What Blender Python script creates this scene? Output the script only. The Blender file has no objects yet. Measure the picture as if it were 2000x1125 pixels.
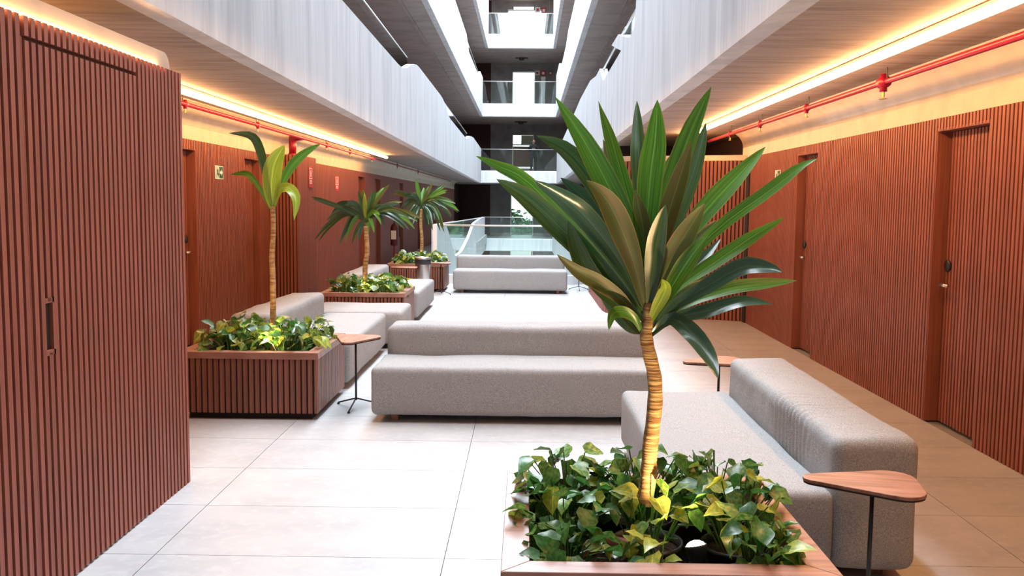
import bpy, bmesh, math, random
from mathutils import Vector, Matrix, noise
random.seed(7)
C = bpy.context.scene.collection
PI = math.pi
# ------------------------------------------------------------------ camera
PIT, YAW, ROLL, FPX, CAMH = .09274947, .01451161, .00934453, 1791.9, 1.6
_cy, _sy = math.cos(YAW), math.sin(YAW)
FW = Vector((-_sy*math.cos(PIT), _cy*math.cos(PIT), -math.sin(PIT)))
_r = Vector((_cy, _sy, 0)); _u = _r.cross(FW)
RT = math.cos(ROLL)*_r + math.sin(ROLL)*_u
UP = -math.sin(ROLL)*_r + math.cos(ROLL)*_u
cd = bpy.data.cameras.new('camera'); cam = bpy.data.objects.new('camera', cd); C.objects.link(cam)
cd.sensor_width = 36; cd.lens = 36*FPX/2000; cd.clip_start = .05; cd.clip_end = 500
m = Matrix((RT, UP, -FW)).transposed().to_4x4(); m.translation = Vector((0, 0, CAMH)); cam.matrix_world = m
bpy.context.scene.camera = cam
def at(px, py, Y):
    d = FW + (px-1000)/FPX*RT - (py-562.5)/FPX*UP
    return Vector((0, 0, CAMH)) + d*(Y/d.y)
# ------------------------------------------------------------------ world, light, exposure
sc = bpy.context.scene
sc.view_settings.view_transform = 'Standard'; sc.view_settings.look = 'None'
sc.view_settings.gamma = 1; sc.view_settings.use_curve_mapping = False
sc.view_settings.exposure = 0.13
w = bpy.data.worlds.new('world'); sc.world = w; w.use_nodes = True
w.node_tree.nodes['Background'].inputs[0].default_value = (.86, .93, 1, 1)
w.node_tree.nodes['Background'].inputs[1].default_value = 2.2
def area(name, loc, sx, sy, power, col, rot=(0, 0, 0)):
    l = bpy.data.lights.new(name, 'AREA'); l.shape = 'RECTANGLE'; l.size = sx; l.size_y = sy; l.energy = power; l.color = col
    o = bpy.data.objects.new(name, l); C.objects.link(o); o.location = loc; o.rotation_euler = rot; return o
area('skylight', (-.38, 26.0, 13.4), 3.1, 48, 9800, (.82, .91, 1))
LED_COL = (1, .50, .19); LED_STR = 47

# ------------------------------------------------------------------ mesh helpers
class MB:
    def __init__(s): s.v = []; s.f = []; s.uv = {}
    def box(s, x0, y0, z0, x1, y1, z1):
        n = len(s.v)
        s.v += [(x0,y0,z0),(x1,y0,z0),(x1,y1,z0),(x0,y1,z0),(x0,y0,z1),(x1,y0,z1),(x1,y1,z1),(x0,y1,z1)]
        s.f += [tuple(n+i for i in q) for q in ((0,3,2,1),(4,5,6,7),(0,1,5,4),(1,2,6,5),(2,3,7,6),(3,0,4,7))]
        return s
    def prism(s, pts, fn, a, b):
        """pts 2D outline; fn(u,v,t) -> 3D; extruded from a to b"""
        n = len(s.v); k = len(pts)
        s.v += [tuple(fn(u, v, a)) for u, v in pts] + [tuple(fn(u, v, b)) for u, v in pts]
        s.f += [tuple(n+i for i in range(k)), tuple(n+k+i for i in reversed(range(k)))]
        s.f += [(n+i, n+k+i, n+k+(i+1) % k, n+(i+1) % k) for i in range(k)]
        return s
    def tube(s, pts, rad, seg=8, cap=True):
        pts = [Vector(p) for p in pts]; n = len(s.v)
        if not hasattr(rad, '__len__'): rad = [rad]*len(pts)
        nx = None
        for i, p in enumerate(pts):
            t = (pts[min(i+1, len(pts)-1)]-pts[max(i-1, 0)]).normalized()
            if nx is None:
                nx = t.cross(Vector((0, 0, 1)))
                if nx.length < .1: nx = t.cross(Vector((1, 0, 0)))
            nx = (nx - t*nx.dot(t)).normalized(); ny = t.cross(nx)
            for k in range(seg):
                a = 2*PI*k/seg; s.v.append(tuple(p+rad[i]*(math.cos(a)*nx+math.sin(a)*ny)))
        for i in range(len(pts)-1):
            for k in range(seg):
                a = n+i*seg+k; b = n+i*seg+(k+1) % seg
                s.f.append((a, b, b+seg, a+seg))
        if cap:
            s.f.append(tuple(n+k for k in reversed(range(seg)))); e = n+(len(pts)-1)*seg
            s.f.append(tuple(e+k for k in range(seg)))
        return s
    def lathe(s, prof, c=(0, 0, 0), seg=24):
        n = len(s.v)
        for r, z in prof:
            for k in range(seg):
                a = 2*PI*k/seg; s.v.append((c[0]+r*math.cos(a), c[1]+r*math.sin(a), c[2]+z))
        for i in range(len(prof)-1):
            for k in range(seg):
                a = n+i*seg+k; b = n+i*seg+(k+1) % seg
                s.f.append((a, b, b+seg, a+seg))
        return s
    def mesh(s, name, smooth=False):
        me = bpy.data.meshes.new(name); me.from_pydata(s.v, [], s.f)
        if smooth: me.polygons.foreach_set('use_smooth', [True]*len(me.polygons))
        me.update(); return me
    def obj(s, name, mat, parent=None, smooth=False, fix=True):
        me = s.mesh(name, smooth)
        if fix:
            bm = bmesh.new(); bm.from_mesh(me); bmesh.ops.recalc_face_normals(bm, faces=bm.faces); bm.to_mesh(me); bm.free()
        return link(name, me, mat, parent)
def link(name, me, mat=None, parent=None, loc=None):
    if mat and not me.materials: me.materials.append(mat)
    o = bpy.data.objects.new(name, me); C.objects.link(o)
    if parent: o.parent = parent
    if loc is not None: o.location = loc
    return o
def thing(name, label, cat, loc=(0, 0, 0), rz=0, group=None):
    o = bpy.data.objects.new(name, None); C.objects.link(o); o.empty_display_size = .1
    o.location = loc; o.rotation_euler = (0, 0, rz); tag(o, label, cat, group); return o
def tag(o, label=None, cat=None, group=None, kind=None):
    if label: o['label'] = label
    if cat: o['category'] = cat
    if group: o['group'] = group
    if kind: o['kind'] = kind
    return o
def struct(o): o['kind'] = 'structure'; return o
def stuff(o): o['kind'] = 'stuff'; return o
def bx(*a): return MB().box(*a)
def bevel(o, w, seg=2):
    md = o.modifiers.new('bevel', 'BEVEL'); md.width = w; md.segments = seg; md.limit_method = 'ANGLE'; return o
def dup(root, loc, label=None, group=None, rz=None):
    r = root.copy(); C.objects.link(r); r.location = loc
    if rz is not None: r.rotation_euler = (0, 0, rz)
    if label: r['label'] = label
    if group: r['group'] = group
    for ch in list(root.children):
        c = ch.copy(); C.objects.link(c); c.parent = r
        for g in ch.children:
            d = g.copy(); C.objects.link(d); d.parent = c
    return r

# ------------------------------------------------------------------ materials
def mat(name, col, rough=.6, spec=.5, metal=0, noise_=None, bump=None, rnd=0, coord='Object'):
    """noise_: (scale xyz, colour2, lo, hi); bump: (scale xyz, strength, distance)"""
    M = bpy.data.materials.new(name); M.use_nodes = True; nt = M.node_tree; b = nt.nodes['Principled BSDF']
    b.inputs['Roughness'].default_value = rough; b.inputs['Specular IOR Level'].default_value = spec; b.inputs['Metallic'].default_value = metal
    b.inputs['Base Color'].default_value = (*col, 1)
    tc = nt.nodes.new('ShaderNodeTexCoord')
    def nz(scale, detail=5):
        mp = nt.nodes.new('ShaderNodeMapping'); mp.inputs['Scale'].default_value = scale
        if coord == 'World':
            g = nt.nodes.new('ShaderNodeNewGeometry'); nt.links.new(g.outputs['Position'], mp.inputs[0])
        else: nt.links.new(tc.outputs['Object'], mp.inputs[0])
        n = nt.nodes.new('ShaderNodeTexNoise'); n.inputs['Scale'].default_value = 1; n.inputs['Detail'].default_value = detail
        nt.links.new(mp.outputs[0], n.inputs['Vector']); return n
    out = None
    if noise_:
        for (scale, c2, lo, hi) in (noise_ if isinstance(noise_, list) else [noise_]):
            n = nz(scale); r = nt.nodes.new('ShaderNodeMapRange'); r.inputs[1].default_value = lo; r.inputs[2].default_value = hi
            nt.links.new(n.outputs[0], r.inputs[0])
            mx = nt.nodes.new('ShaderNodeMix'); mx.data_type = 'RGBA'
            nt.links.new(r.outputs[0], mx.inputs[0])
            if out: nt.links.new(out, mx.inputs[6])
            else: mx.inputs[6].default_value = (*col, 1)
            mx.inputs[7].default_value = (*c2, 1); out = mx.outputs[2]
    if rnd:
        oi = nt.nodes.new('ShaderNodeObjectInfo'); r = nt.nodes.new('ShaderNodeMapRange')
        r.inputs[3].default_value = 1-rnd; r.inputs[4].default_value = 1+rnd; nt.links.new(oi.outputs['Random'], r.inputs[0])
        hs = nt.nodes.new('ShaderNodeHueSaturation'); nt.links.new(r.outputs[0], hs.inputs['Value'])
        if out: nt.links.new(out, hs.inputs['Color'])
        else: hs.inputs['Color'].default_value = (*col, 1)
        out = hs.outputs[0]
    if out: nt.links.new(out, b.inputs['Base Color'])
    if bump:
        n = nz(bump[0], 6); bp = nt.nodes.new('ShaderNodeBump'); bp.inputs['Strength'].default_value = bump[1]; bp.inputs['Distance'].default_value = bump[2]
        nt.links.new(n.outputs[0], bp.inputs['Height']); nt.links.new(bp.outputs[0], b.inputs['Normal'])
    return M
def emit(name, col, s):
    M = bpy.data.materials.new(name); M.use_nodes = True; b = M.node_tree.nodes['Principled BSDF']
    b.inputs['Base Color'].default_value = (*col, 1); b.inputs['Emission Color'].default_value = (*col, 1); b.inputs['Emission Strength'].default_value = s
    return M
def glass(name, tint=(.90, .97, .95)):
    M = bpy.data.materials.new(name); M.use_nodes = True; nt = M.node_tree; nt.nodes.clear()
    o = nt.nodes.new('ShaderNodeOutputMaterial'); t = nt.nodes.new('ShaderNodeBsdfTransparent'); t.inputs[0].default_value = (*tint, 1)
    g = nt.nodes.new('ShaderNodeBsdfGlossy'); g.inputs['Roughness'].default_value = .02
    f = nt.nodes.new('ShaderNodeFresnel'); f.inputs[0].default_value = 1.5; mx = nt.nodes.new('ShaderNodeMixShader')
    nt.links.new(f.outputs[0], mx.inputs[0]); nt.links.new(t.outputs[0], mx.inputs[1]); nt.links.new(g.outputs[0], mx.inputs[2]); nt.links.new(mx.outputs[0], o.inputs[0])
    return M
M_SLAT = mat('slat_wood', (.33, .105, .068), .5, .4, noise_=((60, 60, 2), (.25, .075, .048), .4, .65), rnd=.10)
M_BACK = mat('slat_backing', (.05, .016, .011), .8)
M_CONC = mat('parapet_concrete', (.66, .67, .69), .85, .2, noise_=[((3, 3, .5), (.50, .515, .54), .45, .75), ((9, 9, .8), (.75, .76, .78), .5, .8)], bump=((14, 14, 1.2), .5, .01), coord='World')
M_SOFF = mat('soffit_concrete', (.38, .325, .30), .9, .2, noise_=[((1.2, 9, 3), (.26, .22, .20), .45, .7), ((3, 30, 3), (.46, .40, .37), .5, .8)], bump=((4, 34, 4), .7, .012), coord='World')
M_SOFFU = mat('upper_soffit_concrete', (.44, .39, .36), .9, .2, noise_=((1.5, 2.5, 3), (.34, .30, .275), .4, .7), bump=((6, 6, 6), .4, .01), coord='World')
M_PLAS = mat('plaster', (.68, .60, .48), .85, .2, noise_=((5, 5, 5), (.60, .53, .43), .4, .7), bump=((30, 30, 30), .25, .004), coord='World')
M_TILE = mat('floor_tile', (.44, .435, .435), .42, .35, noise_=[((2.2, 3.5, 2), (.37, .37, .375), .4, .7), ((16, 16, 16), (.49, .485, .48), .5, .8)], rnd=.03, coord='World')
M_JOINT = mat('joint', (.24, .23, .22), .9)
M_FAB = mat('sofa_fabric', (.43, .43, .43), .95, .1, noise_=((260, 260, 260), (.22, .215, .21), .35, .65), bump=((7, 7, 7), .35, .02))
M_PLW = mat('planter_wood', (.27, .095, .055), .42, .45, noise_=((60, 60, 3), (.15, .055, .035), .4, .68), rnd=.12)
M_PLW2 = mat('planter_rim_wood', (.36, .17, .12), .38, .5, noise_=((3, 30, 8), (.21, .09, .06), .4, .66), rnd=.08)
M_TOP = mat('tabletop_walnut', (.36, .17, .11), .42, .4, noise_=[((2.5, 40, 8), (.20, .09, .055), .42, .66), ((6, 120, 8), (.44, .24, .16), .5, .8)])
M_BLK = mat('black_metal', (.02, .02, .022), .4, .5)
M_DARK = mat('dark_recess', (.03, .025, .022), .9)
M_SOIL = mat('soil', (.05, .032, .022), 1, .1, noise_=((60, 60, 60), (.11, .07, .05), .4, .7), bump=((70, 70, 70), 1, .02))
M_POT = mat('black_plastic_pot', (.03, .028, .026), .45)
M_TERRA = mat('terracotta_pot', (.28, .09, .07), .7)
M_CHROME = mat('brushed_steel', (.6, .59, .58), .28, .5, 1)
M_RED = mat('red_pipe_paint', (.28, .004, .03), .35, .5)
M_BRASS = mat('brass', (.45, .30, .15), .35, .5, 1)
M_WHITE = mat('white_plastic', (.78, .78, .76), .5)
M_GREEN = mat('sign_green', (.01, .10, .05), .5)
M_SRED = mat('sign_red', (.55, .02, .03), .5)
M_SW = mat('sign_white', (.82, .84, .78), .5)
M_GLASS = glass('balustrade_glass')
M_RAIL = mat('handrail_steel', (.8, .8, .78), .3, .5, .6)
M_LED = emit('led_diffuser', LED_COL, LED_STR)
M_ALU = mat('aluminium_channel', (.55, .53, .5), .5, .5, .6)
M_SPOT = emit('spot_lens', (1, .72, .38), 40)
def bark_mat():
    M = mat('cane_bark', (.50, .33, .15), .8, .2, noise_=((10, 10, 60), (.25, .12, .05), .4, .65), bump=((8, 8, 110), .9, .01)); return M
M_BARK = bark_mat()
def leaf_mat(name, c1, c2, edge, rough=.35, stripes=True, rnd=.2):
    M = bpy.data.materials.new(name); M.use_nodes = True; nt = M.node_tree; b = nt.nodes['Principled BSDF']
    b.inputs['Roughness'].default_value = rough; b.inputs['Specular IOR Level'].default_value = .5
    uv = nt.nodes.new('ShaderNodeUVMap'); sp = nt.nodes.new('ShaderNodeSeparateXYZ'); nt.links.new(uv.outputs[0], sp.inputs[0])
    mp = nt.nodes.new('ShaderNodeMapping'); mp.inputs['Scale'].default_value = (14, 2, 1) if stripes else (6, 6, 1)
    oi = nt.nodes.new('ShaderNodeObjectInfo'); mu = nt.nodes.new('ShaderNodeMath'); mu.operation = 'MULTIPLY'; mu.inputs[1].default_value = 50
    nt.links.new(oi.outputs['Random'], mu.inputs[0]); cb = nt.nodes.new('ShaderNodeCombineXYZ'); nt.links.new(mu.outputs[0], cb.inputs[1]); nt.links.new(mu.outputs[0], cb.inputs[0])
    nt.links.new(cb.outputs[0], mp.inputs['Location']); nt.links.new(uv.outputs[0], mp.inputs[0])
    n = nt.nodes.new('ShaderNodeTexNoise'); n.inputs['Scale'].default_value = 1; n.inputs['Detail'].default_value = 3; nt.links.new(mp.outputs[0], n.inputs['Vector'])
    r = nt.nodes.new('ShaderNodeMapRange'); r.inputs[1].default_value = .42; r.inputs[2].default_value = .62; nt.links.new(n.outputs[0], r.inputs[0])
    mx = nt.nodes.new('ShaderNodeMix'); mx.data_type = 'RGBA'; mx.inputs[6].default_value = (*c1, 1); mx.inputs[7].default_value = (*c2, 1); nt.links.new(r.outputs[0], mx.inputs[0])
    # midrib and margin
    ab = nt.nodes.new('ShaderNodeMath'); ab.operation = 'SUBTRACT'; ab.inputs[1].default_value = .5; nt.links.new(sp.outputs[0], ab.inputs[0])
    a2 = nt.nodes.new('ShaderNodeMath'); a2.operation = 'ABSOLUTE'; nt.links.new(ab.outputs[0], a2.inputs[0])
    e = nt.nodes.new('ShaderNodeMapRange'); e.inputs[1].default_value = .44; e.inputs[2].default_value = .5; nt.links.new(a2.outputs[0], e.inputs[0])
    m2 = nt.nodes.new('ShaderNodeMix'); m2.data_type = 'RGBA'; nt.links.new(e.outputs[0], m2.inputs[0]); nt.links.new(mx.outputs[2], m2.inputs[6]); m2.inputs[7].default_value = (*edge, 1)
    e2 = nt.nodes.new('ShaderNodeMapRange'); e2.inputs[1].default_value = .035; e2.inputs[2].default_value = .01; nt.links.new(a2.outputs[0], e2.inputs[0])
    m3 = nt.nodes.new('ShaderNodeMix'); m3.data_type = 'RGBA'; nt.links.new(e2.outputs[0], m3.inputs[0]); nt.links.new(m2.outputs[2], m3.inputs[6]); m3.inputs[7].default_value = (*[min(1, c*1.5+.02) for c in c1], 1)
    rr = nt.nodes.new('ShaderNodeMapRange'); rr.inputs[3].default_value = 1-rnd; rr.inputs[4].default_value = 1+rnd; nt.links.new(oi.outputs['Random'], rr.inputs[0])
    hs = nt.nodes.new('ShaderNodeHueSaturation'); nt.links.new(rr.outputs[0], hs.inputs['Value']); nt.links.new(m3.outputs[2], hs.inputs['Color'])
    nt.links.new(hs.outputs[0], b.inputs['Base Color'])
    # thin leaves let some light through
    tr = nt.nodes.new('ShaderNodeBsdfTranslucent'); nt.links.new(hs.outputs[0], tr.inputs[0]); mxs = nt.nodes.new('ShaderNodeMixShader'); mxs.inputs[0].default_value = .28
    out = nt.nodes['Material Output']; nt.links.new(b.outputs[0], mxs.inputs[1]); nt.links.new(tr.outputs[0], mxs.inputs[2]); nt.links.new(mxs.outputs[0], out.inputs[0])
    return M
LG = leaf_mat('leaf_bright_green', (.095, .26, .025), (.05, .155, .02), (.24, .24, .05))
LD = leaf_mat('leaf_dark_green', (.022, .07, .02), (.06, .10, .022), (.14, .13, .035), .28)
LO = leaf_mat('leaf_olive', (.07, .12, .02), (.13, .085, .025), (.26, .18, .05), .5)
LB = leaf_mat('leaf_glossy_dark', (.03, .075, .045), (.045, .10, .05), (.12, .13, .06), .22)
LY = leaf_mat('leaf_yellow_green', (.33, .42, .04), (.20, .34, .03), (.42, .40, .08))
P1 = leaf_mat('pothos_green', (.03, .115, .022), (.08, .21, .035), (.07, .17, .03), .3, False, .35)
P2 = leaf_mat('pothos_variegated', (.055, .165, .025), (.26, .32, .07), (.10, .22, .035), .33, False, .3)
P3 = leaf_mat('pothos_yellow', (.40, .42, .05), (.20, .30, .04), (.45, .45, .08), .35, False, .25)

# ------------------------------------------------------------------ dimensions
XL, XR = -3.6, 3.0            # slatted corridor walls
CEIL = 2.6; PITCH = .0485
def wl(Y): return -1.86 - .0086*Y     # left atrium edge
def wr(Y): return 1.228 + .0058*Y     # right atrium edge

# ------------------------------------------------------------------ floor
fl = struct(bx(XL-.3, -6, -.25, XR+.4, 18.15, -.012).obj('floor', M_JOINT))
xs = [XL, -2.97, -1.66, -.35, .96, 2.27, XR]
TW, TH = 1.31, .68
full = bx(0, 0, -.02, TW-.0035, TH-.0035, 0).mesh('tile'); full.materials.append(M_TILE)
edgeL = bx(0, 0, -.02, .63-.0035, TH-.0035, 0).mesh('tile'); edgeL.materials.append(M_TILE)
edgeR = bx(0, 0, -.02, .73, TH-.0035, 0).mesh('tile'); edgeR.materials.append(M_TILE)
for j in range(-3, 21):
    y = 4.0+j*TH
    for i in range(6):
        me = edgeL if i == 0 else edgeR if i == 5 else full
        link('tile', me, None, fl, (xs[i], y, 0))
stuff(bx(XL, -6, -.02, XR, 1.955, 0).obj('tile_field', M_TILE, fl))
# corridors either side of the far void, and the far end
struct(bx(XL-.3, 18.15, -.4, -1.95, 46, 0).obj('floor_left', M_TILE))
struct(bx(1.34, 18.15, -.4, XR+.4, 46, 0).obj('floor_right', M_TILE))
struct(bx(XL-.3, 46.1, -.75, XR+.4, 51.2, -.2).obj('floor_far', M_TILE))
struct(bx(-6, 15, -3.6, 6, 60, -3.4).obj('floor_below', M_TILE))

# ------------------------------------------------------------------ slatted walls
def slat_mesh(w, d, h, z0=0):
    m_ = bx(-w/2, -d, z0, w/2, 0, h).mesh('slat'); m_.materials.append(M_SLAT); return m_
def slat_run(parent, p0, p1, z0, z1, out, pitch=PITCH, wd=.029, dp=.024, joined=False):
    """vertical slats from p0 to p1 (xy), standing proud towards 'out'"""
    p0 = Vector((*p0, 0)); p1 = Vector((*p1, 0)); L = (p1-p0).length; n = max(1, round(L/pitch)); t = (p1-p0)/L
    ang = math.atan2(out[1], out[0])+PI/2          # local -y faces out
    if joined:
        mb = MB()
        for k in range(n):
            c = p0+t*L*(k+.5)/n; o = Vector((*out, 0)).normalized()*dp; a = t*wd/2
            q = [c-a, c+a, c+a+o, c-a+o]; b = len(mb.v)
            mb.v += [(v.x, v.y, z0) for v in q]+[(v.x, v.y, z1) for v in q]
            mb.f += [tuple(b+i for i in f) for f in ((4,5,6,7),(0,1,5,4),(1,2,6,5),(2,3,7,6),(3,0,4,7))]
        return stuff(mb.obj('slats', M_SLAT, parent))
    me = slat_mesh(wd, dp, z1-z0)
    for k in range(n):
        c = p0+t*L*(k+.5)/n
        o = link('slat', me, None, parent, (c.x, c.y, z0)); o.rotation_euler = (0, 0, ang)
ST = 2.24
# right wall with two recessed doors
rw = struct(MB().box(XR+.12, -6, 0, XR+.35, 12.75, 2.7).obj('wall_right', M_BACK))
doorsR = [(6.06, 6.82), (9.58, 10.28)]
cuts = [1.5]+[v for d in doorsR for v in d]+[12.42]
b = MB()
for i in range(0, len(cuts), 2): b.box(XR+.02, cuts[i], 0, XR+.12, cuts[i+1], 2.24)
b.box(XR+.02, -6, 0, XR+.12, 1.5, 2.24)
for a_, b_ in doorsR: b.box(XR+.02, a_, 2.15, XR+.12, b_, 2.24)
b.obj('backing', M_BACK, rw)
for i in range(0, len(cuts), 2): slat_run(rw, (XR+.02, cuts[i]), (XR+.02, cuts[i+1]), 0, ST, (-1, 0))
for a_, b_ in doorsR: slat_run(rw, (XR+.02, a_), (XR+.02, b_), 2.15, ST, (-1, 0))
for a_, b_ in doorsR:   # smooth jambs
    j = MB(); j.box(XR, b_-.004, 0, XR+.12, b_+.02, 2.17); j.box(XR, a_-.02, 0, XR+.12, a_+.004, 2.17); j.box(XR, a_, 2.145, XR+.12, b_, 2.165)
    j.obj('jamb', M_SLAT, rw)
def slat_door(n, x, y0, y1, s, zt=2.145, hy=None, hand=True, base=0):
    """leaf in plane x, facing -s... s=-1 faces -X (right wall), s=+1 faces +X (left wall)"""
    d = struct(bx(min(x, x-s*.02), y0+.006, base+.01, max(x, x-s*.02), y1-.035, zt-.004).obj('door_%d' % n, M_BACK))
    slat_run(d, (x, y0+.01), (x, y1-.038), base+.012, zt-.006, (s, 0), dp=.018)
    if hand:
        hy = hy if hy is not None else y1-.09
        k = MB().tube([(x+s*.015, hy, 1.17), (x+s*.032, hy, 1.17)], .043, 20).obj('lock_rose', M_BLK, d, True)
        h = MB().tube([(x+s*.01, hy, 1.03), (x+s*.07, hy, 1.03)], .011, 10)
        h.obj('handle_rose', M_CHROME, d, True)
        MB().tube([(x+s*.065, hy+.01, 1.03), (x+s*.068, hy-.11, 1.03)], .0125, 10).obj('lever', M_CHROME, d, True)
    return d
slat_door(1, XR+.105, *doorsR[0], -1); slat_door(2, XR+.105, *doorsR[1], -1)
# curved block closing the right corridor
path = [(3.0, 12.62), (2.13, 12.96), (1.62, 13.13), (1.42, 13.22), (1.30, 13.33), (1.225, 13.48), (1.20, 13.68), (1.19, 14.1), (1.19, 16.6)]
def offset(path, d):
    out = []
    for i, p in enumerate(path):
        a = Vector(path[max(i-1, 0)]); c = Vector(path[min(i+1, len(path)-1)]); t = (c-a).normalized()
        out.append((p[0]+t.y*d, p[1]-t.x*d))
    return out
bp = offset(path, -.022) + [(3.12, 16.6), (3.12, 12.62)]
blk = struct(MB().prism(bp, lambda u, v, t: (u, v, t), 0, 2.2).obj('wall_curved', M_BACK))
acc = 0; P = [Vector(p) for p in offset(path, -.022)]; me = slat_mesh(.034, .022, 2.2)
for a_, b_ in zip(P, P[1:]):
    L = (b_-a_).length; t = (b_-a_)/L; s = acc
    while s < L:
        c = a_+t*s; o = link('slat', me, None, blk, (c.x, c.y, 0)); o.rotation_euler = (0, 0, math.atan2(t.y, t.x)+PI)
        s += .0525
    acc = s-L
rim = offset(path, .004) + [(3.12, 16.6), (3.12, 12.62)]
struct(MB().prism(rim, lambda u, v, t: (u, v, t), 2.2, 2.275).obj('trim_1', M_PLAS))
bx(XR-.02, 12.43, 0, XR+.1, 12.60, 2.2).obj('joint_strip', M_DARK, blk)
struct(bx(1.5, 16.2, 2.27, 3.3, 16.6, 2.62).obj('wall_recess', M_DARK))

# left corridor wall (far away: slats joined)
lw = struct(MB().box(XL-.35, -6, 0, XL-.12, 51, 2.7).obj('wall_left', M_BACK))
doorsL = [(9.25, 10.0), (11.75, 12.4), (19.7, 20.5), (21.9, 22.7), (26.1, 26.9), (30.5, 31.3), (36, 36.8)]
cutsL = [5.1]+[v for d in doorsL for v in d]+[46]
b = MB()
for i in range(0, len(cutsL), 2): b.box(XL-.12, cutsL[i], 0, XL-.02, cutsL[i+1], 2.24)
for a_, b_ in doorsL: b.box(XL-.12, a_, 2.13, XL-.02, b_, 2.24)
b.box(XL-.12, -6, 0, XL-.02, 5.1, 2.24)
b.obj('backing', M_BACK, lw)
for i in range(0, len(cutsL), 2): slat_run(lw, (XL-.02, cutsL[i]), (XL-.02, cutsL[i+1]), 0, ST, (1, 0), joined=True)
for a_, b_ in doorsL: slat_run(lw, (XL-.02, a_), (XL-.02, b_), 2.13, ST, (1, 0), joined=True)
for a_, b_ in doorsL:
    j = MB(); j.box(XL-.12, a_-.02, 0, XL, a_+.004, 2.15); j.box(XL-.12, b_-.004, 0, XL, b_+.02, 2.15); j.obj('jamb', M_SLAT, lw)
for i, (a_, b_) in enumerate(doorsL): slat_door(3+i, XL-.105, a_, b_, 1, 2.13, hy=a_+.12 if i != 0 else b_-.11)
# protruding service riser on the left wall
pr = struct(bx(XL-.02, 12.87, 0, -3.22, 14.0, 2.24).obj('wall_riser', M_BACK))
slat_run(pr, (XL, 12.87), (-3.22, 12.87), 0, ST, (0, -1)); slat_run(pr, (-3.22, 12.87), (-3.22, 14.0), 0, ST, (1, 0))

# plaster band and cove above the slats (continuous sweep)
def cove(name, xw, s, y0, y1):
    prof = [(xw-s*.2, 2.24), (xw+s*0, 2.24), (xw, 2.38)]
    for k in range(1, 9):
        a = PI/2*k/8; prof.append((xw+s*.22*(1-math.cos(a)), 2.38+.22*math.sin(a)))
    prof += [(xw+s*.22, 2.7), (xw-s*.2, 2.7)]
    o = MB().prism(prof, lambda u, v, t: (u, t, v), y0, y1).obj(name, M_PLAS)
    for p in o.data.polygons: p.use_smooth = abs(p.normal.y) < .5 and .05 < abs(p.normal.x) < .999
    return struct(o)
cove('wall_plaster_right', XR, -1, -6, 12.9); cove('wall_plaster_left', XL, 1, 5.1, 46)

# left slatted block next to the camera, with a flush door
BX = -1.9
lb = struct(bx(XL+.0, 1.2, 0, BX-.02, 5.08, 2.28).obj('wall_block', M_BACK))
DY0, DY1, DZ = 3.49, 4.50, 2.205
slat_run(lb, (BX-.02, 1.2), (BX-.02, DY0-.012), 0, 2.285, (1, 0))
slat_run(lb, (BX-.02, DY1+.006), (BX-.02, 5.085), 0, 2.285, (1, 0))
slat_run(lb, (BX-.02, DY0), (BX-.02, DY1), DZ+.006, 2.285, (1, 0))
slat_run(lb, (BX-.03, 5.08), (-3.0, 5.08), 0, 2.285, (0, 1))
d = struct(bx(BX-.021, DY0, .01, BX-.014, DY1, DZ).obj('door_10', M_BACK))
me1 = slat_mesh(.029, .024, DZ-.012, .012); n = round((DY1-DY0)/PITCH)
meA = slat_mesh(.029, .024, .985, .012); meB = slat_mesh(.029, .024, DZ-.012, 1.19)
for k in range(n):
    y = DY0+(DY1-DY0)*(k+.5)/n
    if k in (2,):
        for me in (meA, meB):
            o = link('slat', me, None, d, (BX-.02, y, 0)); o.rotation_euler = (0, 0, PI/2)
    else:
        o = link('slat', me1, None, d, (BX-.02, y, 0)); o.rotation_euler = (0, 0, PI/2)
yy = DY0+(DY1-DY0)*2.5/n
hf = MB(); hf.box(BX-.02, yy-.035, 1.185, BX+.004, yy+.035, 1.205); hf.box(BX-.02, yy-.035, .975, BX+.004, yy+.035, .995); hf.box(BX-.02, yy+.022, .975, BX+.004, yy+.045, 1.205)
hf.obj('handle_frame', M_SLAT, d); bx(BX-.02, yy-.022, .995, BX-.012, yy+.022, 1.185).obj('handle_recess', M_DARK, d)
bx(BX-.02, yy-.024, 1.06, BX-.008, yy-.012, 1.115).obj('latch_plate', M_BRASS, d)
bx(BX-.016, DY0-.011, 0, BX-.001, DY0-.002, DZ).obj('door_edge', M_SLAT, d)
# plaster cap on the block, set back, with rounded end
cap = []
for k in range(9):
    a = PI/2*k/8; cap.append((5.02-.08+.08*math.sin(a), 2.30+.08*math.cos(a)+.0))
cap = [(1.2, 2.27), (1.2, 2.38)]+cap+[(5.02, 2.27)]
struct(MB().prism(cap, lambda u, v, t: (t, u, v), -3.55, BX-.035).obj('trim_2', M_PLAS))

# ------------------------------------------------------------------ ceilings, parapets, upper floors
def side_slab(name, s, zb, zt, y0, y1, f, m_):
    xw = (XL-.35) if s < 0 else (XR+.35)
    o = MB().prism([(xw, y0), (f(y0)-(-.02 if s < 0 else .02)*-1, y0), (f(y1)-(-.02 if s < 0 else .02)*-1, y1), (xw, y1)], lambda u, v, t: (u, v, t), zb, zt).obj(name, m_)
    return struct(o)
side_slab('ceiling_left', -1, CEIL, 3.0, -6, 46, wl, M_SOFF)
side_slab('ceiling_right', 1, CEIL, 3.0, -6, 46, wr, M_SOFF)
struct(bx(XL-.35, 46.1, CEIL-.02, XR+.35, 51, 3.1).obj('ceiling_far', M_SOFFU))
def parapet(name, prof, f, s, m_=M_CONC, th=.14):
    """prof = outline in (Y, z); f(Y) = inner face x"""
    o = MB().prism(prof, lambda u, v, t: (f(u)+t, u, v), 0, s*th).obj(name, m_)
    return struct(o)
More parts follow.
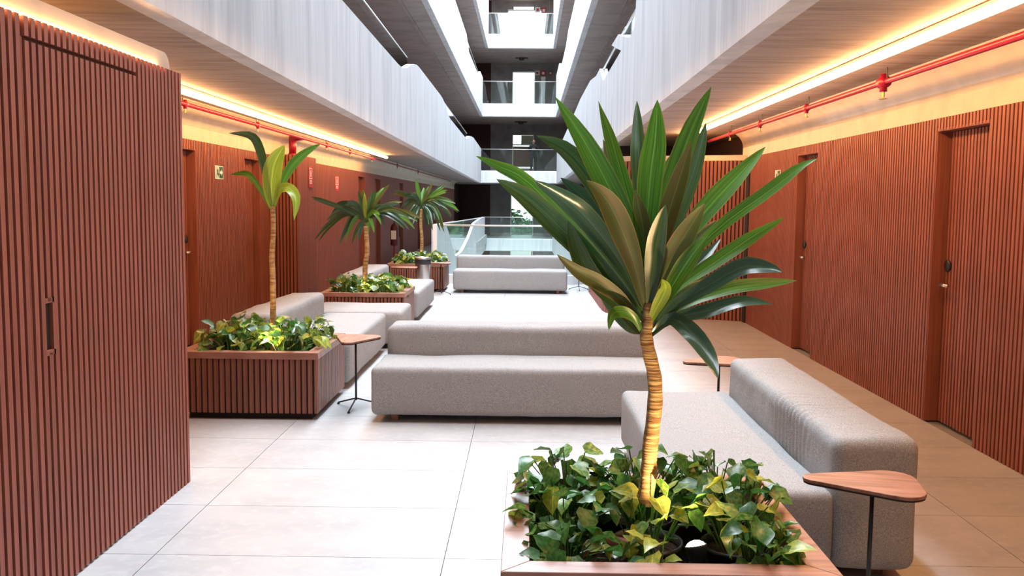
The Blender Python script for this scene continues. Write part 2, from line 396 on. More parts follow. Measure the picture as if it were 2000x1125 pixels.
def rnd(p, r=.12, ks=None, n=5):
    """round the corners listed in ks of outline p"""
    out = []
    for i, c in enumerate(p):
        if ks is not None and i not in ks: out.append(c); continue
        c = Vector(c); a = Vector(p[i-1]); b_ = Vector(p[(i+1) % len(p)])
        ra = min(r if not isinstance(r, dict) else r.get(i, .1), (a-c).length*.45, (b_-c).length*.45)
        q0 = c+(a-c).normalized()*ra; q1 = c+(b_-c).normalized()*ra
        for k in range(n+1):
            t = k/n; out.append(tuple(q0*(1-t)**2+c*2*t*(1-t)+q1*t*t))
    return out
Lp = [(-6, 2.585), (46, 2.55), (46, 4.24), (38, 4.24), (35.2, 4.12), (33, 3.84), (24.8, 3.84), (22.8, 4.12), (16.6, 4.08), (15.0, 3.70), (-6, 3.66)]
parapet('parapet_left', rnd(Lp, {3: .5, 4: .8, 5: .5, 6: .5, 7: .8, 8: 1.2, 9: 1.6}, {4, 5, 6, 7, 8, 9}), wl, -1)
Rp = [(-6, 2.585), (46, 2.55), (46, 4.1), (30, 4.2), (24, 4.28), (20, 4.22), (18.2, 4.07), (17.2, 4.07), (16.4, 3.73), (13.1, 3.73), (14.7, 4.07), (13.6, 4.04), (12.0, 3.71), (11.4, 3.73), (11.3, 4.04), (-6, 4.04)]
parapet('parapet_right', rnd(Rp, {8: .3, 12: .3, 13: .15}, {8, 12, 13}), wr, 1)
def glass_run(name, pts, z0, z1, label, cat='balustrade', rail=True, th=.012):
    t = thing(name, label, cat, (*pts[0], z0))
    def loc(p, z): return (p[0]-pts[0][0], p[1]-pts[0][1], z-z0)
    off = offset(pts, th); m_ = MB(); n = len(pts)
    for i in range(n-1):
        q = [pts[i], pts[i+1], off[i+1], off[i]]
        zz0 = [z0]*4; zz1 = z1 if hasattr(z1, '__len__') else [z1]*n; zt = [zz1[i], zz1[i+1], zz1[i+1], zz1[i]]
        b_ = len(m_.v); m_.v += [loc(p, z0) for p in q]+[loc(p, z) for p, z in zip(q, zt)]
        m_.f += [tuple(b_+k for k in f) for f in ((0,1,5,4),(2,3,7,6))]
    m_.obj('pane', M_GLASS, t)
    if rail:
        zz1 = z1 if hasattr(z1, '__len__') else [z1]*n
        MB().tube([loc(p, z) for p, z in zip(pts, zz1)], .018, 8).obj('handrail', M_RAIL, t, True)
    return t
glass_run('glass_balustrade', [(wl(y)-.07, y) for y in (-4, 4, 10, 15.9)], 3.6, 4.05, 'glass with thin pale rail in the long first-floor cutout, upper left')
glass_run('glass_balustrade', [(wl(y)-.07, y) for y in (23.6, 28, 34.2)], 3.8, 4.13, 'small glass infill with rail in far left first-floor parapet cutout')
glass_run('glass_balustrade', [(wr(y)+.07, y) for y in (11.4, 13.6)], 3.68, 4.04, 'glass infill in right parapet, nearer cutout at top of picture')
glass_run('glass_balustrade', [(wr(y)+.07, y) for y in (13.2, 17.2)], 3.7, 4.06, 'glass infill in right parapet, farther long cutout')
# levels 2, 3 and the top
for lvl, zb, fl_, fr_ in ((2, 5.87, lambda y: -2.07-.0028*y, lambda y: 1.26+.0034*y), (3, 9.17, lambda y: -1.94, lambda y: 1.04+.0044*y), (4, 12.5, lambda y: -1.95, lambda y: 1.2)):
    for s, f, nm in ((-1, fl_, 'left'), (1, fr_, 'right')):
        side_slab('ceiling_%s_%d' % (nm, lvl), s, zb, zb+.4, -6, 46, f, M_SOFFU)
        # lip under the slab edge strip
        xx = -2.75 if s < 0 else 2.15
        struct(bx(min(xx, xx-s*.06), -6, zb-.05, max(xx, xx-s*.06), 46, zb).obj('trim_%d' % (lvl*2+(s > 0)+3), M_SOFFU))
    if lvl == 2:
        pl_ = [(-6, 5.85), (46, 5.84), (46, 7.72), (43.4, 7.66), (41.3, 7.25), (34.5, 7.12), (33, 7.5), (-6, 7.55)]
        pr_ = [(-6, 5.85), (46, 5.84), (46, 7.85), (41.5, 7.78), (38.5, 7.22), (34, 7.22), (32, 7.45), (-6, 7.5)]
        glass_run('glass_balustrade', [(fl_(y)-.07, y) for y in (33, 43)], 7.1, 7.5, 'second-floor glass sliver in the left parapet near far end')
        glass_run('glass_balustrade', [(fr_(y)+.07, y) for y in (33, 41)], 7.15, 7.5, 'second-floor glass sliver in the right parapet near far end')
    elif lvl == 3:
        pl_ = pr_ = [(-6, 9.15), (46, 9.15), (46, 11.4), (-6, 10.9)]
    else: pl_ = pr_ = [(-6, 12.48), (46, 12.48), (46, 13.2), (-6, 13.2)]
    parapet('parapet_left_%d' % lvl, pl_, fl_, -1); parapet('parapet_right_%d' % lvl, pr_, fr_, 1)
    struct(bx(XL-.35, 46.1, zb, XR+.35, 51, zb+.5).obj('ceiling_far_%d' % lvl, M_SOFFU))
for s, x0, x1, nm in ((-1, XL-.35, XL-.1, 'left'), (1, XR+.1, XR+.35, 'right')):
    struct(bx(x0, -6, 2.7, x1, 51, 13.2).obj('wall_upper_%s' % nm, M_SLAT))
struct(bx(XL-.35, -6, 13.2, XR+.35, 1.8, 13.45).obj('ceiling_light_block', M_SOFFU))  # unseen slab added to keep overhead light off camera-facing sides
struct(bx(XR+.12, 12.75, 0, XR+.35, 51, 2.7).obj('wall_right_far', M_BACK))
struct(bx(XL-.35, -6.3, 0, XR+.35, -6, 13.2).obj('wall_back', M_SOFFU))

# far end: beams, glass, back wall with windows
FY = 46.0
ends = [(1, -2.26, 1.52, 2.56, 3.18, 4.24), (2, -2.2, 1.42, 5.83, 6.48, 7.57), (3, -1.94, 1.25, 9.16, 9.85, 10.86), (0, -2.25, 1.45, -.82, -.19, .87)]
names = {0: 'ground-floor', 1: 'first-floor', 2: 'second-floor', 3: 'third-floor'}
for lv, xa, xb, z0, z1, z2 in ends:
    o = struct(bx(xa-.1, FY, z0, xb+.1, FY+.2, z1).obj('wall_beam_%d' % lv, M_CONC)); bevel(o, .04)
    glass_run('glass_balustrade', [(xa, FY+.1), ((xa+xb)/2, FY+.1), (xb, FY+.1)], z1, z2, 'clear glass balustrade with pale rail across the %s far end' % names[lv])
BY = 51.0
def wallpanel(name, rects, m_): 
    b_ = MB()
    for x0, x1, z0, z1 in rects: b_.box(x0, BY, z0, x1, BY+.25, z1)
    return struct(b_.obj(name, m_))
def X(px): return at(px, 300, BY).x
wx = {0: (X(998), X(1043)), 1: (X(1000), X(1043)), 2: (X(999), X(1044)), 3: (X(989), X(1055))}
for lv, zf, zc in ((0, -3.4, 2.6), (1, 2.6, 5.87), (2, 5.87, 9.17), (3, 9.17, 12.55)):
    a_, b_ = wx[lv]
    wz0 = {0: -3.0, 1: 3.0, 2: 6.3, 3: 9.3}[lv]; wz1 = {0: 2.1, 1: 5.35, 2: 8.75, 3: 12.05}[lv]
    col = mat('far_wall_%d' % lv, (.28, .26, .25), .8, noise_=((2, 2, 2), (.2, .19, .18), .4, .7), coord='World')
    wallpanel('wall_far_%d' % lv, [(XL-.35, X(958), zf, zc)], M_BACK)
    wallpanel('wall_far_panel_%d' % lv, [(X(958), a_, zf, zc), (b_, XR+.35, zf, zc), (a_, b_, wz1, zc), (a_, b_, zf, wz0)], col)
    wf = struct(MB().box(a_, BY-.04, wz1-.06, b_, BY+.1, wz1).box(a_, BY-.04, wz0, a_+.05, BY+.1, wz1).box(b_-.05, BY-.04, wz0, b_, BY+.1, wz1).box(a_, BY, wz0, b_, BY+.1, wz0+.05).obj('window_%d' % (lv+1), M_PLAS if lv == 1 else M_WHITE))
    bx(a_, BY+.05, wz0, b_, BY+.06, wz1).obj('pane', M_GLASS, wf)
    if lv == 1:
        bx(a_, BY-.02, 4.75, b_, BY+.06, 4.80).obj('transom', M_WHITE, wf)
        bx(a_, BY-.02, 3.55, b_, BY+.06, 3.60).obj('transom', M_WHITE, wf)
        bx(a_+.05, BY+.3, 3.6, b_-.05, BY+.34, 4.7).obj('shutter', M_SLAT, wf)
        bx(a_+.05, BY+.3, 2.9, b_-.05, BY+.34, 3.5).obj('blind', M_PLAS, wf)
        bx(a_+.5, BY+.3, 4.8, b_-.05, BY+.34, 5.3).obj('blind', mat('tan_blind', (.3, .24, .15), .7), wf)
# signs on the far wall
def sign_plate(name, px0, py0, px1, py1, Y, label, m_, inner=None):
    a_ = at(px0, py1, Y); b_ = at(px1, py0, Y); t = thing(name, label, 'sign', ((a_.x+b_.x)/2, Y, a_.z))
    w_, h_ = (b_.x-a_.x)/2, b_.z-a_.z
    bx(-w_, -.01, 0, w_, .01, h_).obj('plate', m_, t)
    if inner: bx(-w_*.5, -.014, h_*.25, w_*.5, -.0, h_*.75).obj('symbol', inner, t)
sign_plate('wall_sign', 1045, 14, 1055, 24, BY-.03, 'pale square sign on third-floor far wall beside red sign', M_WHITE, M_SRED)
sign_plate('fire_sign', 1057, 15, 1067, 26, BY-.03, 'red fire sign on third-floor far wall', M_SRED, M_SW)
sign_plate('wall_sign', 1045, 138, 1054, 147, BY-.03, 'pale square sign on second-floor far wall right of window', M_WHITE, M_SRED)
sign_plate('fire_sign', 1056, 138, 1066, 148, BY-.03, 'red fire sign on second-floor far wall above white column', M_SRED, M_SW)
sign_plate('small_notice', 1072, 139, 1078, 147, BY-.03, 'small pink notice at right end of second-floor far wall', M_TERRA, M_SW)
a_ = at(1061, 150, BY-.2); tag(bx(a_.x-.12, BY-.25, 6.3, a_.x+.12, BY-.05, a_.z).obj('white_column', M_WHITE), 'slim white column under the second-floor red sign', 'column')
for lv, z in ((3, 12.5), (2, 9.17), (1, 5.87)):
    t = thing('ceiling_camera', 'small black dome fixture under the %s far ceiling' % names[lv], 'camera', (at(1020, 10, 49).x, 49, z))
    MB().lathe([(.0, -.16), (.12, -.13), (.16, -.05), (.16, 0)], seg=12).obj('dome', M_BLK, t, True); bx(-.32, -.06, -.06, .32, .06, 0).obj('mount', M_BLK, t)
t = thing('linear_lamp', 'short white lamp high on the third-floor far wall', 'lamp', (at(1023, 16, BY-.1).x, BY-.1, at(1023, 16, BY-.1).z))
bx(-.55, -.03, -.06, .55, .05, .06).obj('diffuser', emit('far_lamp', (1, .98, .95), 2.5), t); bx(-.6, .05, -.08, .6, .09, .08).obj('housing', M_BLK, t)

# ground level balustrade round the void (nearer end), curved on the right
cb = [(-1.80, 46), (-1.80, 18.2), (.55, 18.2)]
arc = [(.65+.62*math.sin(a), 18.82-.62*math.cos(a)) for a in [PI/2*k/8 for k in range(9)]]
ring = [(-1.82, 18.2)]+arc+[(1.29, 25), (1.33, 45.9)]
ro = offset(ring, .16)
struct(MB().prism(ring+ro[::-1], lambda u, v, t: (u, v, t), -.8, .17).obj('trim_12', M_CONC))
glass_run('glass_balustrade', [(x, y+.06) for x, y in [(-1.78, 18.2)]+arc], .17, 1.14, 'curved glass balustrade with pale rail behind the far sofa')
sidew = [(18.3, -.8), (46, -.8), (46, .87), (40, .90), (34, .82), (31, .45), (26.5, .15), (23.6, .2), (22.3, .62), (20.9, 1.02), (20.4, 1.10), (18.3, 1.14)]
parapet('parapet_ground_left', rnd(sidew, {4: 1, 5: 1.2, 6: 1.2, 7: .5, 8: .6}, {4, 5, 6, 7, 8}), lambda y: -1.76-.0105*(y-18), -1, th=.12)
glass_run('glass_balustrade', [(-1.82-.0105*(y-18), y) for y in (18.3, 26, 34, 46)], .1, [1.14, 1.06, .98, .87], 'long glass and rail along the ground-floor left parapet')
sidr = [(19, -.8), (46, -.8), (46, .87), (33, .9), (30, .3), (25, .25), (23, .85), (19, .2)]
parapet('parapet_ground_right', rnd(sidr, {3: 1, 4: 1, 5: 1, 6: 1}, {3, 4, 5, 6}), lambda y: 1.31+.0045*(y-18), 1, th=.12)
tag(bx(-1.84, 18.16, .0, -1.76, 18.24, 1.16).obj('balustrade_post', M_WHITE), 'white end post of the ground-floor glass balustrade, left corner', 'post')

# ------------------------------------------------------------------ LED strips
def led(name, x, z, y0, y1, label):
    t = thing(name, label, 'light', (x, y0, z)); L = y1-y0
    bx(-.014, 0, .016, .014, L, .026).obj('channel', M_ALU, t)
    m_ = MB().prism([(.03*math.cos(2*PI*k/12), -.008+.024*math.sin(2*PI*k/12)) for k in range(12)], lambda u, v, tt: (u, tt, v), .01, L-.01)
    m_.obj('diffuser', M_LED, t)
    MB().tube([(.0, .3, .018), (0, .3, CEIL-z)], .004, 6).obj('hanger', M_ALU, t)
    MB().tube([(.0, L-.3, .018), (0, L-.3, CEIL-z)], .004, 6).obj('hanger', M_ALU, t)
    return t
led('led_strip', 2.235, 2.555, .5, 13.2, 'long glowing warm LED strip on the right ceiling')
led('led_strip', -3.03, 2.555, 1.5, 20.0, 'long glowing warm LED strip along the left corridor ceiling')
t = thing('cove_light', 'warm hidden strip glowing on the white cap of the near slatted block', 'light', (BX-.028, 1.3, 2.286))
bx(-.004, 0, 0, .006, 3.55, .006).obj('diffuser', emit('cove_led', LED_COL, 45), t)

# ------------------------------------------------------------------ sprinkler pipes
def pipe(x, z, y0, y1, heads, label, curve=()):
    t = thing('sprinkler_pipe', label, 'pipe', (x, y0, z))
    MB().tube([(0, 0, 0)]+[(cx, cy_-y0, 0) for cx, cy_ in curve]+[(0 if not curve else curve[-1][0], y1-y0, 0)], .021, 12).obj('tube', M_RED, t, True)
    for y, big in heads:
        s = 1.5 if big else 1
        h = MB().tube([(0, y-y0-.03*s, 0), (0, y-y0+.03*s, 0)], .029*s, 12).tube([(0, y-y0, .04*s), (0, y-y0, -.045*s)], .018*s, 10).obj('coupling', M_RED, t, True)
        MB().tube([(0, y-y0, -.04*s), (0, y-y0, -.075*s)], .008*s, 8).lathe([(0, 0), (.02*s, 0), (.02*s, -.004), (0, -.004)], (0, y-y0, -.078*s), 12).obj('sprinkler', M_BRASS, t)
        MB().tube([(0, y-y0-.06, .0), (0, y-y0-.06, CEIL-z)], .005, 6).obj('hanger', M_BLK, t)
    return t
pipe(2.60, 2.50, .5, 13.3, [(6.85, True), (8.7, False), (10.4, False), (3.2, False), (11.9, False)], 'red sprinkler pipe along the right ceiling edge')
pipe(-3.29, 2.515, 1.3, 40, [(8.9, False), (11.3, False), (15.2, False), (17.2, False), (19.6, False), (23.5, False), (28, False)], 'red sprinkler pipe along the left ceiling edge')
t = thing('riser_pipe', 'thick red vertical riser pipe above the left slatted riser', 'pipe', (-3.45, 13.6, 2.24))
MB().tube([(0, 0, 0), (0, 0, .30)], .055, 16).obj('tube', M_RED, t, True); MB().tube([(0, 0, .26), (.16, 0, .275)], .03, 12).obj('branch', M_RED, t, True)
MB().tube([(0, 0, .02), (0, 0, .05)], .068, 16).obj('flange', M_RED, t, True)

# ------------------------------------------------------------------ signs
def wsign(name, x, y, z, w_, h_, s, label, kind, rz=None):
    """flat sign on a corridor wall, seen by someone looking at the wall: u runs right"""
    t = thing(name, label, 'sign', (x, y, z), (PI/2 if s > 0 else -PI/2) if rz is None else rz)
    # local: x = right for the viewer, -y faces the viewer
    bd = {'exit': M_SW, 'ext': M_SRED, 'ext2': M_SRED}[kind]
    bx(-w_/2, -.004, -h_/2, w_/2, 0, h_/2).obj('plate', bd, t)
    def flat(poly, m_, nm, lift):
        n0 = MB().prism([(u*w_, v*h_) for u, v in poly], lambda u, v, q: (u, -q, v), .004, .004+lift).obj(nm, m_, t)
    if kind == 'exit':
        flat([(-.42, -.44), (-.02, -.44), (-.02, .44), (-.42, .44)], mat('sign_pale', (.5, .62, .5), .5), 'door_pictogram', .001)
        flat([(.0, -.44), (.43, -.44), (.43, .44), (.0, .44)], M_GREEN, 'green_field', .001)
        flat([(-.30, .18), (-.2, .26), (-.12, .16), (-.16, .02), (-.06, -.1), (-.1, -.36), (-.2, -.12), (-.34, -.34), (-.28, -.02)], M_GREEN, 'running_figure', .002)
        flat([(.06, -.09), (.22, -.09), (.22, -.24), (.4, 0), (.22, .24), (.22, .09), (.06, .09)], M_SW, 'arrow', .002)
    else:
        flat([(-.42, -.1), (.42, -.1), (.42, .44), (-.42, .44)], M_SW, 'border', .001)
        flat([(-.36, -.06), (.36, -.06), (.36, .41), (-.36, .41)], M_SRED, 'field', .0015)
        flat([(-.12, 0), (.12, 0), (.12, .24), (.05, .29), (.05, .35), (-.05, .35), (-.05, .29), (-.12, .24)], M_SW, 'extinguisher_pictogram', .002)
        for v in (-.2, -.3):
            flat([(-.3, v-.03), (.3, v-.03), (.3, v+.03), (-.3, v+.03)], M_SW, 'lettering', .001)
    return t
wsign('exit_sign', XL+.006, 10.75, 1.92, .28, .155, 1, 'green and white exit sign with arrow on left slatted wall', 'exit')
wsign('exit_sign', XR-.006, 11.05, 1.94, .22, .15, -1, 'green and white exit sign on right slatted wall behind leaf tips', 'exit')
wsign('extinguisher_sign', -3.19, 13.6, 1.95, .22, .30, 1, 'red extinguisher sign on the protruding slatted riser', 'ext')
wsign('hydrant_sign', XL+.006, 17.45, 1.93, .34, .28, 1, 'red double fire sign on left wall beyond the riser', 'ext2')
# fire extinguisher on the left wall far back
t = thing('fire_extinguisher', 'dark red fire extinguisher with pale label by the far left wall', 'extinguisher', (at(770, 500, 22.0).x, 22.0, .55))
MB().lathe([(0, 0), (.085, 0), (.09, .02), (.09, .42), (.06, .5), (.03, .52), (0, .52)], seg=16).obj('cylinder', mat('dark_red_enamel', (.09, .008, .01), .5), t, True)
bx(-.06, -.098, .15, .06, -.08, .36).obj('label_plate', M_SW, t); MB().tube([(0, 0, .5), (0, 0, .58), (.1, -.03, .58)], .018, 8).obj('valve', M_BLK, t)
MB().tube([(.03, 0, .56), (.12, -.02, .5), (.13, -.03, .2)], .012, 8).obj('hose', M_BLK, t, True)
MB().tube([(0, 0, -.55), (0, 0, 0)], .02, 8).lathe([(0, 0), (.12, 0), (.12, .02), (0, .02)], (0, 0, -.55), 12).obj('stand', M_RED, t)

# ------------------------------------------------------------------ sofas
def rbox(x0, y0, z0, x1, y1, z1, r=.06, res=.07, seed=0, amp=.006, wr_=None):
    """rounded, slightly soft box as one mesh"""
    lo = Vector((x0, y0, z0)); hi = Vector((x1, y1, z1)); vid = {}; v = []; f = []
    def axis(a, b_):
        L = b_-a; k = 4; e = [a+r*(1-math.cos(PI/2*i/k)) for i in range(k+1)]
        n_ = max(2, int((L-2*r)/res)); mid = [a+r+(L-2*r)*i/n_ for i in range(1, n_)]
        return e+mid+[a+b_-q for q in reversed(e)]
    A = [axis(lo[i], hi[i]) for i in range(3)]; N = [len(a)-1 for a in A]
    def vert(i, j, k):
        key = (i, j, k)
        if key in vid: return vid[key]
        p = Vector((A[0][i], A[1][j], A[2][k]))
        c = Vector([min(max(p[q], lo[q]+r), hi[q]-r) for q in range(3)]); d_ = p-c
        if d_.length > 1e-6:
            d_ = d_.normalized(); q = c+d_*r
        else: q = p
        nz = noise.noise(q*2.3+Vector((seed*7.1, seed*3.3, 0)))*amp*1.5+noise.noise(q*7+Vector((seed, 0, 0)))*amp*.5
        if wr_: nz += wr_(q)
        q = q+(d_ if d_.length > .5 else Vector((0, 0, 1)))*nz
        vid[key] = len(v); v.append(tuple(q)); return vid[key]
    for a_, b_, c_ in ((0, 1, 2), (1, 2, 0), (2, 0, 1)):
        for side in (0, N[c_]):
            for i in range(N[a_]):
                for j in range(N[b_]):
                    q = []
                    for di, dj in ((0, 0), (1, 0), (1, 1), (0, 1)):
                        idx = [0, 0, 0]; idx[a_] = i+di; idx[b_] = j+dj; idx[c_] = side; q.append(vert(*idx))
                    f.append(tuple(q) if side else tuple(reversed(q)))
    mb = MB(); mb.v = v; mb.f = f; return mb
def folds(c, ax, k=60, h=.011, rad=.28):
    def fn(q):
        d_ = (q-Vector(c)).length
        return 0 if d_ > rad else -h*(1-d_/rad)*(.5+.5*math.sin(q[ax]*k+3*noise.noise(q*6)))
    return fn
def sofa(label, loc, rz, W=2.09, seat=.64, back=.37, zt=.405, zb=.63, group=None, seats=1, fold=None, seed=1, hasback=True):
    """local: width along x from -W/2, front at y=0, back at +y"""
    t = thing('sofa' if hasback else 'pouf', label, 'sofa' if hasback else 'pouf', loc, rz, group)
    w1 = W/seats
    for i in range(seats):
        rbox(-W/2+i*w1+(.003 if i else 0), 0, .055, -W/2+(i+1)*w1-(.003 if i < seats-1 else 0), seat, zt, .042, .07, seed+i, .006).obj('seat', M_FAB, t, True)
    if hasback:
        rbox(-W/2+.02, seat-.005, .055, W/2-.02, seat+back, zb, .055, .019 if fold else .07, seed+5, .007, fold).obj('backrest', M_FAB, t, True)
    D = seat+(back if hasback else 0)
    for sx in (-1, 1):
        for y in (.12, D-.12):
            bx(sx*(W/2-.16)-.025, y-.025, 0, sx*(W/2-.16)+.025, y+.025, .062).obj('leg', mat('leg_wood', (.45, .2, .1), .5) if False else M_TOP, t)
    return t
S1 = sofa('long grey sofa in the middle, facing the camera, nearest one', (-.065, 6.52, 0), 0, seed=1, fold=folds((-.02, .62, .55), 0, 50, .006, .25))
S2 = sofa('far grey sofa facing the camera, before the curved glass balustrade', (-.27, 16.12, 0), 0, W=2.02, seed=2)
S3 = sofa('grey sofa at right seen end-on beside the near planter', (.63, 4.81, 0), -PI/2, W=2.09, seat=.68, back=.36, seed=3, fold=folds((.36, .68, .52), 0, 105, .024, .36))
S4 = sofa('pale grey sofa at left behind the front left planter', (-1.49, 8.73, 0), PI/2, W=2.08, seat=.66, seed=4, fold=folds((.45, .66, .5), 0, 105, .022, .4))
S5 = sofa('pale grey backless seat between left sofa and second planter', (-1.35, 10.35, 0), PI/2, W=.96, seat=1.05, seed=5, hasback=False)
S6 = sofa('pale grey two-cushion sofa beyond the second left planter', (-1.42, 13.17, 0), PI/2, W=2.1, seat=.7, seed=6, seats=2)

# ------------------------------------------------------------------ side tables
def side_table(label, loc, rz, legrot=0):
    t = thing('side_table', label, 'table', loc, rz, 'triangular side tables'); H = .55
    cs = [(-.175, .0, .052), (.105, .075, .095), (.12, -.09, .085)]        # rounded triangle: centres, radii
    pts = []
    for i, (cx, cy_, r) in enumerate(cs):
        a0 = [(-PI*.64), (-PI*.02+PI*.6), (-PI*.55)][i]
        for k in range(13):
            a = {0: PI*.58+k/12*PI*.84, 1: -PI*.05-PI*0+0, 2: 0}[i] if i == 0 else ((-.02*PI+ (k/12)*.62*PI) if i == 1 else (-.60*PI+(k/12)*.58*PI))
            pts.append((cx+r*math.cos(a), cy_+r*math.sin(a), i))
    order = [(x, y) for x, y, i in pts if i == 0]+[(x, y) for x, y, i in pts if i == 2]+[(x, y) for x, y, i in pts if i == 1]
    o = MB().prism(order, lambda u, v, q: (u, v, q), H-.014, H).obj('tabletop', M_TOP, t); bevel(o, .003)
    MB().prism([(x*.985, y*.985) for x, y in order], lambda u, v, q: (u, v, q), H-.021, H-.0145).obj('underside_edge', M_DARK, t)
    MB().tube([(.03, 0, .06), (.03, 0, H-.02)], .0085, 10).obj('pole', M_BLK, t, True)
    for k in range(3):
        a = legrot+k*2*PI/3
        MB().tube([(.03, 0, .075), (.03+.2*math.cos(a), .2*math.sin(a), .014)], .006, 8).obj('leg', M_BLK, t, True)
        MB().lathe([(0, 0), (.011, 0), (.011, .012), (0, .012)], (.03+.2*math.cos(a), .2*math.sin(a), 0), 10).obj('foot', M_BLK, t)
    return t
side_table('walnut triangular side table by the front left planter', (-1.31, 6.98, 0), PI/2-.1, PI)
side_table('walnut triangular side table at lower right by the sofa end', (1.31, 3.46, 0), -.22, PI/2)
side_table('walnut side table half hidden beyond the right sofa', (1.29, 6.16, 0), 0.2, 1)
side_table('small side table right of the far sofa', (.96, 16.9, 0), 0.3, PI/2-.3+PI)
side_table('small side table before the rearmost planter, right of bin', (-1.50, 15.9, 0), 0.0, -.5)
side_table('small side table left of the steel bin, behind the sofa', (-1.95, 14.75, 0), 0.0, 1)

# ------------------------------------------------------------------ bin
t = thing('waste_bin', 'stainless steel waste bin with black band before rearmost planter', 'bin', (-1.735, 15.45, 0))
MB().lathe([(0, 0), (.125, 0), (.13, .01), (.13, .55)], seg=32).obj('body', M_CHROME, t, True)
MB().lathe([(.132, .55), (.137, .552), (.137, .64), (.132, .65)], seg=32).obj('band', M_BLK, t, True)
MB().lathe([(.137, .64), (.142, .65), (.14, .67), (.11, .675), (.105, .66)], seg=32).obj('lid_ring', M_CHROME, t, True)
MB().lathe([(0, .655), (.106, .655)], seg=32).obj('lid_flap', M_BLK, t)

# ------------------------------------------------------------------ planters
def planter(label, x0, y0, D=1.025):
    t = thing('planter_box', label, 'planter', (x0, y0, 0)); W = D
    b_ = MB(); b_.box(.06, .06, 0, W-.06, W-.06, .045); b_.obj('plinth', M_DARK, t)
    i_ = .03; b_ = MB(); th = .02
    b_.box(i_, i_, .045, W-i_, i_+th, .45); b_.box(i_, W-i_-th, .045, W-i_, W-i_, .45); b_.box(i_, i_+th, .045, i_+th, W-i_-th, .45); b_.box(W-i_-th, i_+th, .045, W-i_, W-i_-th, .45)
    b_.box(i_, i_, .045, W-i_, W-i_, .06); b_.obj('box', M_BACK, t)
    me = bx(-.0155, -.02, .05, .0155, 0, .45).mesh('slat'); me.materials.append(M_PLW)
    n_ = 22; p_ = (W-.08)/n_
    for k in range(n_):
        u = .04+p_*(k+.5)
        for (lx, ly, a) in ((u, i_, 0), (u, W-i_, PI), (i_, u, -PI/2), (W-i_, u, PI/2)):
            o = link('slat', me, None, t, (lx, ly, 0)); o.rotation_euler = (0, 0, a)
    for a_, b2 in ((i_-.02, i_-.02), (W-i_, i_-.02), (i_-.02, W-i_), (W-i_, W-i_)):
        bx(a_, b2, .05, a_+.02, b2+.02, .45).obj('corner_post', M_PLW, t)
    r = .088
    for poly in ([(0, 0), (W, 0), (W-r, r), (r, r)], [(W, 0), (W, W), (W-r, W-r), (W-r, r)], [(W, W), (0, W), (r, W-r), (W-r, W-r)], [(0, W), (0, 0), (r, r), (r, W-r)]):
        c = (sum(p[0] for p in poly)/4, sum(p[1] for p in poly)/4)
        poly = [(c[0]+(p[0]-c[0])*.999, c[1]+(p[1]-c[1])*.999) for p in poly]
        o = MB().prism(poly, lambda u, v, q: (u, v, q), .45, .5).obj('rim_board', M_PLW2, t); bevel(o, .002, 1)
    bx(.05, .05, .06, W-.05, W-.05, .2).obj('soil', M_SOIL, t)
    return t
PA = planter('large wooden planter box at the bottom right, nearest', -.065, 2.655)
PB = planter('slatted wooden planter box at front left', -2.525, 6.56)
PC = planter('second slatted planter box on the left, between the sofas', -2.475, 10.97)
PD = planter('rearmost slatted planter box behind the steel bin', -2.46, 16.25)

# ------------------------------------------------------------------ leaves
def heart(var):
    """small pothos leaf, length 1 along +y, tip at y=1; folded along the midrib"""
    prof = [(0, 0.02, 0), (.12, .30, .10), (.30, .46, .16), (.5, .44, .15), (.7, .30, .10), (.86, .14, .05), (1, 0, -.03)]
    v = []; f = []; uv = []
    r = random.Random(var); dr = r.uniform(.05, .45); fold = r.uniform(.2, .7); cur = r.uniform(-.15, .15)
    for i, (y, w_, z) in enumerate(prof):
        zz = -dr*y*y; yb = y-(.10 if i == 1 else 0)
        for s in (-1, 0, 1):
            ww = w_*s; yy = (yb if s else y); v.append((ww*(1-.15*fold)+cur*y*y, yy, zz+abs(ww)*fold*.7-(.05 if s and i in (2, 4) else 0))); uv.append((.5+.5*s*(1 if w_ > .05 else .1), y))
    for i in range(len(prof)-1):
        for s in (0, 1):
            a = i*3+s; f.append((a, a+1, a+4, a+3))
    return v, f, uv
def mesh_uv(name, v, f, uv, m_):
    me = bpy.data.meshes.new(name); me.from_pydata(v, [], f); l = me.uv_layers.new(name='UVMap')
    for p in me.polygons:
        p.use_smooth = True
        for li in p.loop_indices: l.data[li].uv = uv[me.loops[li].vertex_index]
    me.materials.append(m_); me.update(); return me
HM = [[mesh_uv('leaf', *heart(k), M_) for k in range(5)] for M_ in (P1, P2, P3)]
def leaf_matrix(rnd_, out, size):
    az = math.atan2(out[1], out[0])+rnd_.gauss(0, .8)-PI/2
    return Matrix.Rotation(az, 4, 'Z') @ Matrix.Rotation(rnd_.uniform(-1.2, .7), 4, 'X') @ Matrix.Rotation(rnd_.uniform(-.7, .7), 4, 'Y') @ Matrix.Scale(size, 4)
